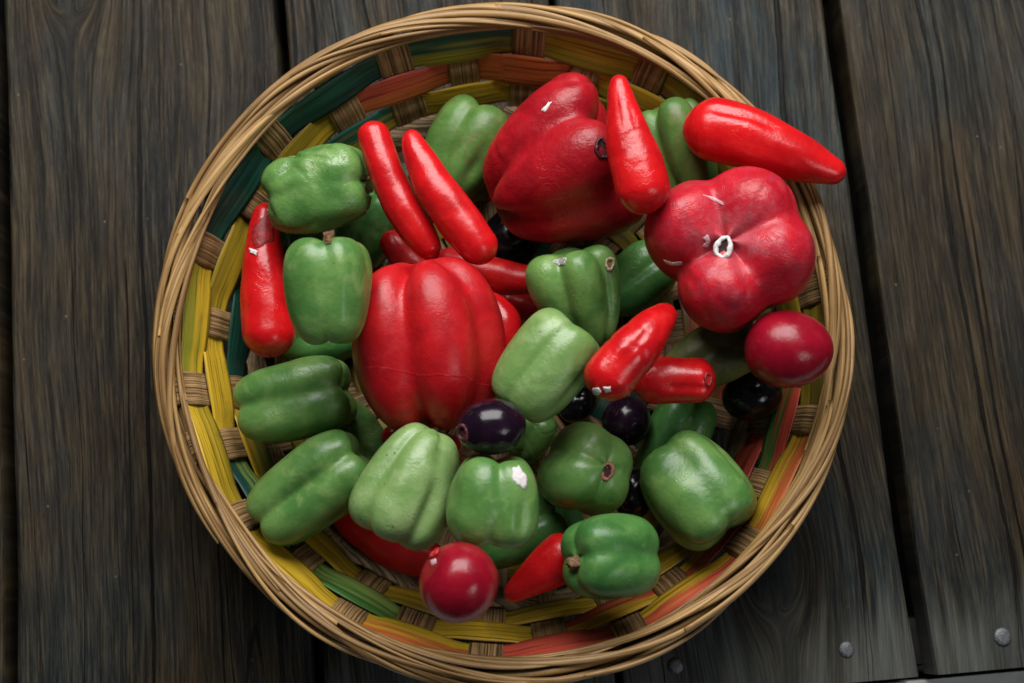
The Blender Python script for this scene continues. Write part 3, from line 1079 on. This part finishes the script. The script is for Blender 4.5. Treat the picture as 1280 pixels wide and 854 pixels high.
C("C8", "slender red chili running from under the big red bell to the three cornered green pepper", 610, 340,
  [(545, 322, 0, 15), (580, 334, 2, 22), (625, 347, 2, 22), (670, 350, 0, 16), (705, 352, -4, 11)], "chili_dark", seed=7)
C("C10", "red chili wedged between the big red bell and the pale green pepper", 622, 405,
  [(598, 370, 4, 12), (618, 388, 6, 20), (628, 412, 4, 24), (622, 448, -2, 20)], "chili", seed=8)
G("G20", "dull olive green pepper with dark patches under the star shaped red bell pepper", 892, 444, 128, 84, 28, 4, F4, "olive", seed=13, c0=0.3)
E_("P2", "purple_fruit", "round blackish purple fruit below the red chili with the white chipped end", "fruit", PF_, 783, 527, 62, 58, 60, 20, "plum", seed=6)
G("G12", "dull green pepper at the top beside the brown cord, left of the crinkled red bell", 584, 189, 126, 108, 62, 12, [(28, 1), (118, 0.95), (200, 1), (300, 0.98)],
  "green_dull", seed=14, taper=0.06, dents=[(28, -0.25, 9, 0.32, 0.11)], c0=0.36)
G("G13", "dull green pepper behind the upright chili and below the chili that hangs over the rim", 850, 188, 128, 98, 108, 14, [(2, 1), (95, 0.9), (190, 1), (268, 0.92)],
  "green_dull", seed=15, gv=(0.10, 15), c0=0.46, c1=0.05)
C("C12", "glossy pointed red chili lying on the basket floor beside the crimson tomato", 668, 722,
  [(632, 747, -2, 7), (648, 736, 0, 15), (676, 716, 3, 24), (705, 695, 4, 28), (724, 682, 2, 24)], "chili", seed=9)

# ---- main layer
RB("R1", "largest red bell pepper standing upright with deep furrows, left of centre", 533, 430, 218, 198, 98, 16,
   [(-52, 1), (20, 1.0), (76, 1.0), (140, 1), (215, 1)], "red", gv=(0.09, 11), zl=0.5, c0=0.48, c1=0.08, e1=0.80, e2=0.95, taper=0.0, dt=0.14, db=0.10, noise=0.016, seed=21, nu=150, nv=110)
RB("R2", "crinkled red bell pepper lying on its side at the top of the basket", 700, 216, 172, 192, 23, 14,
   [(-62, 1.02), (14, 1), (84, 1.0), (170, 0.95), (235, 0.95)], "red_crinkled", gv=(0.09, 13), zl=0.7, c0=0.42, c1=0.12, e1=0.50, e2=0.80, taper=0.30, dt=0.50, db=0.02,
   noise=0.035, wr=0.035, seed=22, nu=160, nv=120)
C("C5", "red chili standing against the left basket wall with a peeled hollow tip", 338, 352,
  [(332, 255, 10, 9), (330, 280, 10, 18), (331, 340, 6, 26), (337, 395, 2, 31), (342, 446, -2, 31)], "chili", seed=10, cap0=1.3)
G("G2", "green pepper with a dry stem stub, right of the chili at the left wall", 410, 364, 132, 112, 92, 10, [(-38, 1), (40, 1), (130, 1), (230, 1)],
  "green", seed=23, taper=0.13, gv=(0.09, 12), dents=[(24, 0.0, 8, 0.6, -0.03)], c0=0.28, c1=0.10, dt=0.18, e1=0.48)
G("G3", "green pepper with one broad dent, above the lower left green pepper", 370, 500, 142, 108, 12, 6, [(-42, 1.0), (46, 1.03), (135, 1), (230, 1)],
  "green", seed=24, taper=0.02, gv=(0.05, 11), dents=[(14, -0.15, 19, 0.55, 0.10), (-60, 0.2, 10, 0.5, 0.05)], c0=0.36, c1=0.06, e1=0.45)
G("G1", "wrinkled green pepper highest on the left side, by the dark green strips", 396, 237, 130, 112, 8, 8, [(-30, 1), (60, 1), (150, 0.98), (240, 1)],
  "green_wrinkled", seed=25, taper=0.03, gv=(0.03, 10), dt=0.06, dents=[(-15, 0.2, 16, 0.25, 0.07), (20, -0.4, 22, 0.2, 0.06), (35, 0.5, 14, 0.3, 0.05)], c0=0.26, wr=0.12, noise=0.045, e1=0.46, nu=160, nv=120, wf=4.2)
G("G4", "green pepper with a long furrow, lowest on the left by the basket wall", 391, 611, 158, 110, 36, 8, [(-44, 1), (40, 1), (140, 1), (225, 1)],
  "green", seed=26, taper=0.02, gv=(0.04, 12), dents=[(-2, -0.05, 11, 0.50, 0.13)], c0=0.38, c1=0.02, e1=0.46)
G("G5", "green pepper with ribbed sides, directly under the big red bell pepper", 514, 606, 144, 120, 66, 6, [(-66, 0.98), (2, 1), (60, 1), (180, 1), (250, 1)],
  "green_light", seed=27, taper=-0.22, gv=(0.05, 9), dents=[(36, -0.25, 8, 0.42, 0.12), (-34, 0.45, 9, 0.6, 0.08)], c0=0.36, c1=0.06, e1=0.50, dt=0.04)
G("G6", "green pepper with a white paint chip below the dark purple fruit", 618, 624, 112, 122, 84, 14, [(-40, 1), (50, 1), (140, 1), (230, 1)],
  "green", seed=28, taper=-0.12, dents=[(38, -0.2, 8, 0.4, 0.08), (-66, 0.1, 16, 0.35, 0.10)], c0=0.32, noise=0.032, e1=0.50)
G("G7", "green pepper with an open dark stem hole facing up, near the bottom centre", 734, 588, 108, 122, 2, 68, [(104, 1.0), (24, 0.98), (-52, 1.0), (206, 1.04)],
  "green", seed=29, gv=(0.03, 14), zl=0.3, c0=0.36, c1=0.04, dt=0.02, taper=-0.04, noise=0.022, e1=0.74, e2=1.0)
G("G8", "blocky green pepper beside the red and yellow strips at lower right", 870, 613, 130, 128, -52, 10, [(-40, 1.0), (34, 1.0), (140, 1), (235, 1)],
  "green", seed=30, taper=0.05, gv=(0.04, 10), dents=[(4, -0.45, 24, 0.32, 0.09), (-56, 0.1, 8, 0.7, 0.10)], c0=0.33, c1=0.06, e1=0.42, noise=0.034, dt=0.12)
G("G9", "deep green pepper with stem stub on its left, lowest of the green ones", 763, 697, 112, 112, 182, 30, [(-42, 1.0), (48, 1), (140, 1), (225, 1)],
  "green_deep", seed=31, gv=(0.03, 13), dents=[(2, -0.3, 18, 0.4, 0.05), (50, 0.2, 14, 0.4, 0.04)], c0=0.33, c1=0.06, dt=0.12, taper=-0.02, e1=0.50)
E_("T2", "tomato", "round crimson tomato resting on the strips at the bottom of the basket", "tomato", TM_, 573, 728, 94, 98, 150, 30, "tomato", seed=7, sq=0.94, dt=0.10, noise=0.016)
G("G11", "three cornered green pepper with two scars, near the centre of the heap", 725, 371, 122, 112, 106, 20, [(-66, 1.06), (6, 1.0), (70, 0.95), (180, 1)],
  "green", seed=32, taper=0.30, gv=(0.10, 11), dents=[(44, -0.1, 6, 0.5, 0.08)], c0=0.48, c1=0.06, dt=0.16, e1=0.52)
G("G10", "palest green pepper at the centre of the heap, right of the big red bell", 682, 458, 132, 108, 52, 8, [(-52, 1), (34, 1), (140, 1), (225, 1)],
  "green_light", seed=33, taper=0.06, gv=(0.03, 9), dents=[(60, 0.0, 10, 0.6, 0.10), (-12, 0.1, 7, 0.5, 0.045)], c0=0.22, c1=0.04, e1=0.40, dt=0.08, db=0.06)
C("C7", "stubby red chili lying level under the chili with the white chipped end", 842, 476,
  [(790, 474, -4, 20), (815, 475, 0, 27), (850, 475, 2, 29), (893, 477, 0, 27)], "chili", seed=11, cap1=0.85, folds=[(60, 0.35, 0.95, 0.07, 10)])
C("C6", "red chili with a white chipped end beside the star shaped red pepper", 787, 445,
  [(840, 382, -40, 13), (828, 395, -18, 19), (813, 412, 0, 25), (792, 438, 8, 31), (765, 468, 4, 33), (748, 496, 2, 31)], "chili", seed=12, wr=0.03, cap1=0.9, folds=[(90, 0.35, 0.75, 0.07, 9)])
RB("R3", "star shaped red bell pepper with its open white blossom hole facing up, at right", 910, 316, 160, 212, 0, -80,
   [(-58, 1.06), (14, 1.04), (98, 1.02), (212, 1.06)], "red_star", gv=(0.03, 15), zl=0.9, dents=[(40, -0.75, 16, 0.3, 0.06), (150, -0.7, 20, 0.3, 0.07)], c0=0.42, c1=0.02, e1=0.60, e2=0.85, taper=-0.04, dt=0.10, db=0.30,
   noise=0.028, wr=0.02, seed=35, nu=170, nv=120)
E_("T1", "tomato", "oval crimson tomato leaning on the right side of the basket rim", "tomato", TM_, 986, 437, 108, 96, -4, 0, "tomato", seed=8, sq=0.96, noise=0.012, point=-0.06)
C("C1", "left one of the two long red chilies lying side by side at upper left", 500, 236,
  [(463, 152, 4, 14), (468, 172, 5, 20), (484, 222, 4, 22), (508, 268, 0, 22), (528, 298, -3, 19), (545, 322, -5, 12)], "chili", seed=13)
C("C2", "right one of the two long red chilies lying side by side at upper left", 560, 246,
  [(512, 162, 4, 8), (517, 180, 5, 15), (528, 204, 5, 20), (545, 236, 4, 24), (578, 282, 0, 26), (612, 326, -4, 24)], "chili", seed=14)
C("C3", "upright red chili leaning over the crinkled red bell with its tip at the wall", 797, 184,
  [(775, 95, 10, 8), (775, 112, 10, 14), (778, 138, 10, 20), (785, 174, 8, 28), (798, 222, 2, 33), (806, 268, -2, 30)], "chili", seed=15, wr=0.015, folds=[(70, 0.1, 0.45, 0.05, 8), (110, 0.18, 0.5, 0.05, 9)])
C("C4", "thick red chili hanging out over the basket rim at upper right", 952, 184,
  [(857, 156, -2, 34), (890, 163, 0, 38), (940, 176, 2, 38), (995, 199, 4, 30), (1028, 213, 4, 20), (1052, 222, 3, 12)], "chili", seed=16, noise=0.05, folds=[(112, 0.06, 0.55, 0.10, 9), (60, 0.3, 0.8, 0.04, 12)])
E_("P1", "purple_fruit", "oval dark purple fruit with a ringed stem end under the big red bell", "fruit", PF_, 614, 534, 86, 68, 186, 6, "plum", seed=9, noise=0.012, point=-0.04)

# ------------------------------------------------------------------ stems, holes, chips
stub("G2", "stem", 411, 303, -0.2, -1, 13, 5, 3.5, "stem", up=0.35, seed=2)
ring("R2", "stem_hollow", 753, 186, 7, 11, 15, 2.4, "stem_purple", 0.2, seed=3, jag=0.15, nrm_mix=0.3)
patch("R2", "flake", [(676, 138), (686, 128), (690, 127), (686, 135), (680, 141)], "white", seed=2)
ring("R3", "blossom_ring", 905, 310, 8.5, 12, -18, 3.1, "white", 1.0, seed=3, jag=0.10, nrm_mix=0.7)
patch("R3", "flake", [(878, 297), (886, 294), (888, 304), (884, 311), (878, 308), (882, 302)], "pale_pink", seed=5)
patch("R3", "flake", [(828, 324), (840, 328), (853, 327), (852, 331), (840, 332), (831, 328)], "white", seed=6, lift=0.0002)
patch("R3", "flake", [(880, 244), (892, 246), (906, 254), (904, 257), (890, 250)], "pale_pink", seed=7, lift=0.0002)
patch("G6", "paint_chip", [(640, 585), (648, 582), (657, 592), (660, 604), (656, 612), (646, 606), (640, 597)], "white", seed=4, label="bare white chip in the green paint")
ring("G7", "stem_hole", 759, 589, 6.5, 9.5, -12, 2.2, "lip_red", 0.4, seed=4, jag=0.08, nrm_mix=0.5)
stub("G9", "stem", 722, 703, -1, 0.15, 13, 9, 7, "stem", up=0.35, seed=5)
ring("G11", "scar", 762, 330, 5, 7, -10, 2.0, "lip", 0.3, seed=6, hollow="scar", hname="scar_floor")
patch("G11", "flake", [(690, 327), (698, 323), (707, 323), (706, 331), (697, 333)], "silver", seed=8, lift=0.0007)
patch("C6", "paint_chip", [(741, 485), (748, 484), (753, 490), (748, 494), (742, 492)], "white", seed=9)
patch("C6", "paint_chip", [(754, 484), (763, 483), (764, 489), (757, 491)], "white", seed=10)
ring("C7", "stem_scar", 885, 474, 4.5, 7, 0, 1.8, "crimson_bare", 0.3, seed=7, hollow="bruise", hname="scar_floor")
patch("C5", "peeled_hollow", [(318, 283), (328, 266), (340, 264), (345, 280), (343, 300), (330, 310), (315, 308), (314, 296)], "crimson_bare", seed=11, lift=0.0003)
patch("C5", "paint_chip", [(312, 310), (318, 312), (323, 314), (320, 319), (313, 316)], "white", seed=12, lift=0.0006)
patch("C5", "paint_chip", [(333, 262), (340, 262), (343, 267), (336, 267)], "pale_pink", seed=13, lift=0.0006)
ring("T2", "stem_scar", 544, 692, 6, 5, 20, 2.4, "bruise", 0.4, seed=9, hollow="scar", hname="scar_floor")
patch("T2", "flake", [(538, 701), (545, 698), (546, 704), (540, 708)], "pale_pink", seed=15)
ring("P1", "stem_ring", 579, 541, 6.5, 9, 8, 2.6, "stem_purple", 0.6, seed=10, jag=0.05, nrm_mix=0.2)
ring("G20", "scar", 901, 487, 3, 3, 0, 1.2, "scar", 0.3, seed=12)
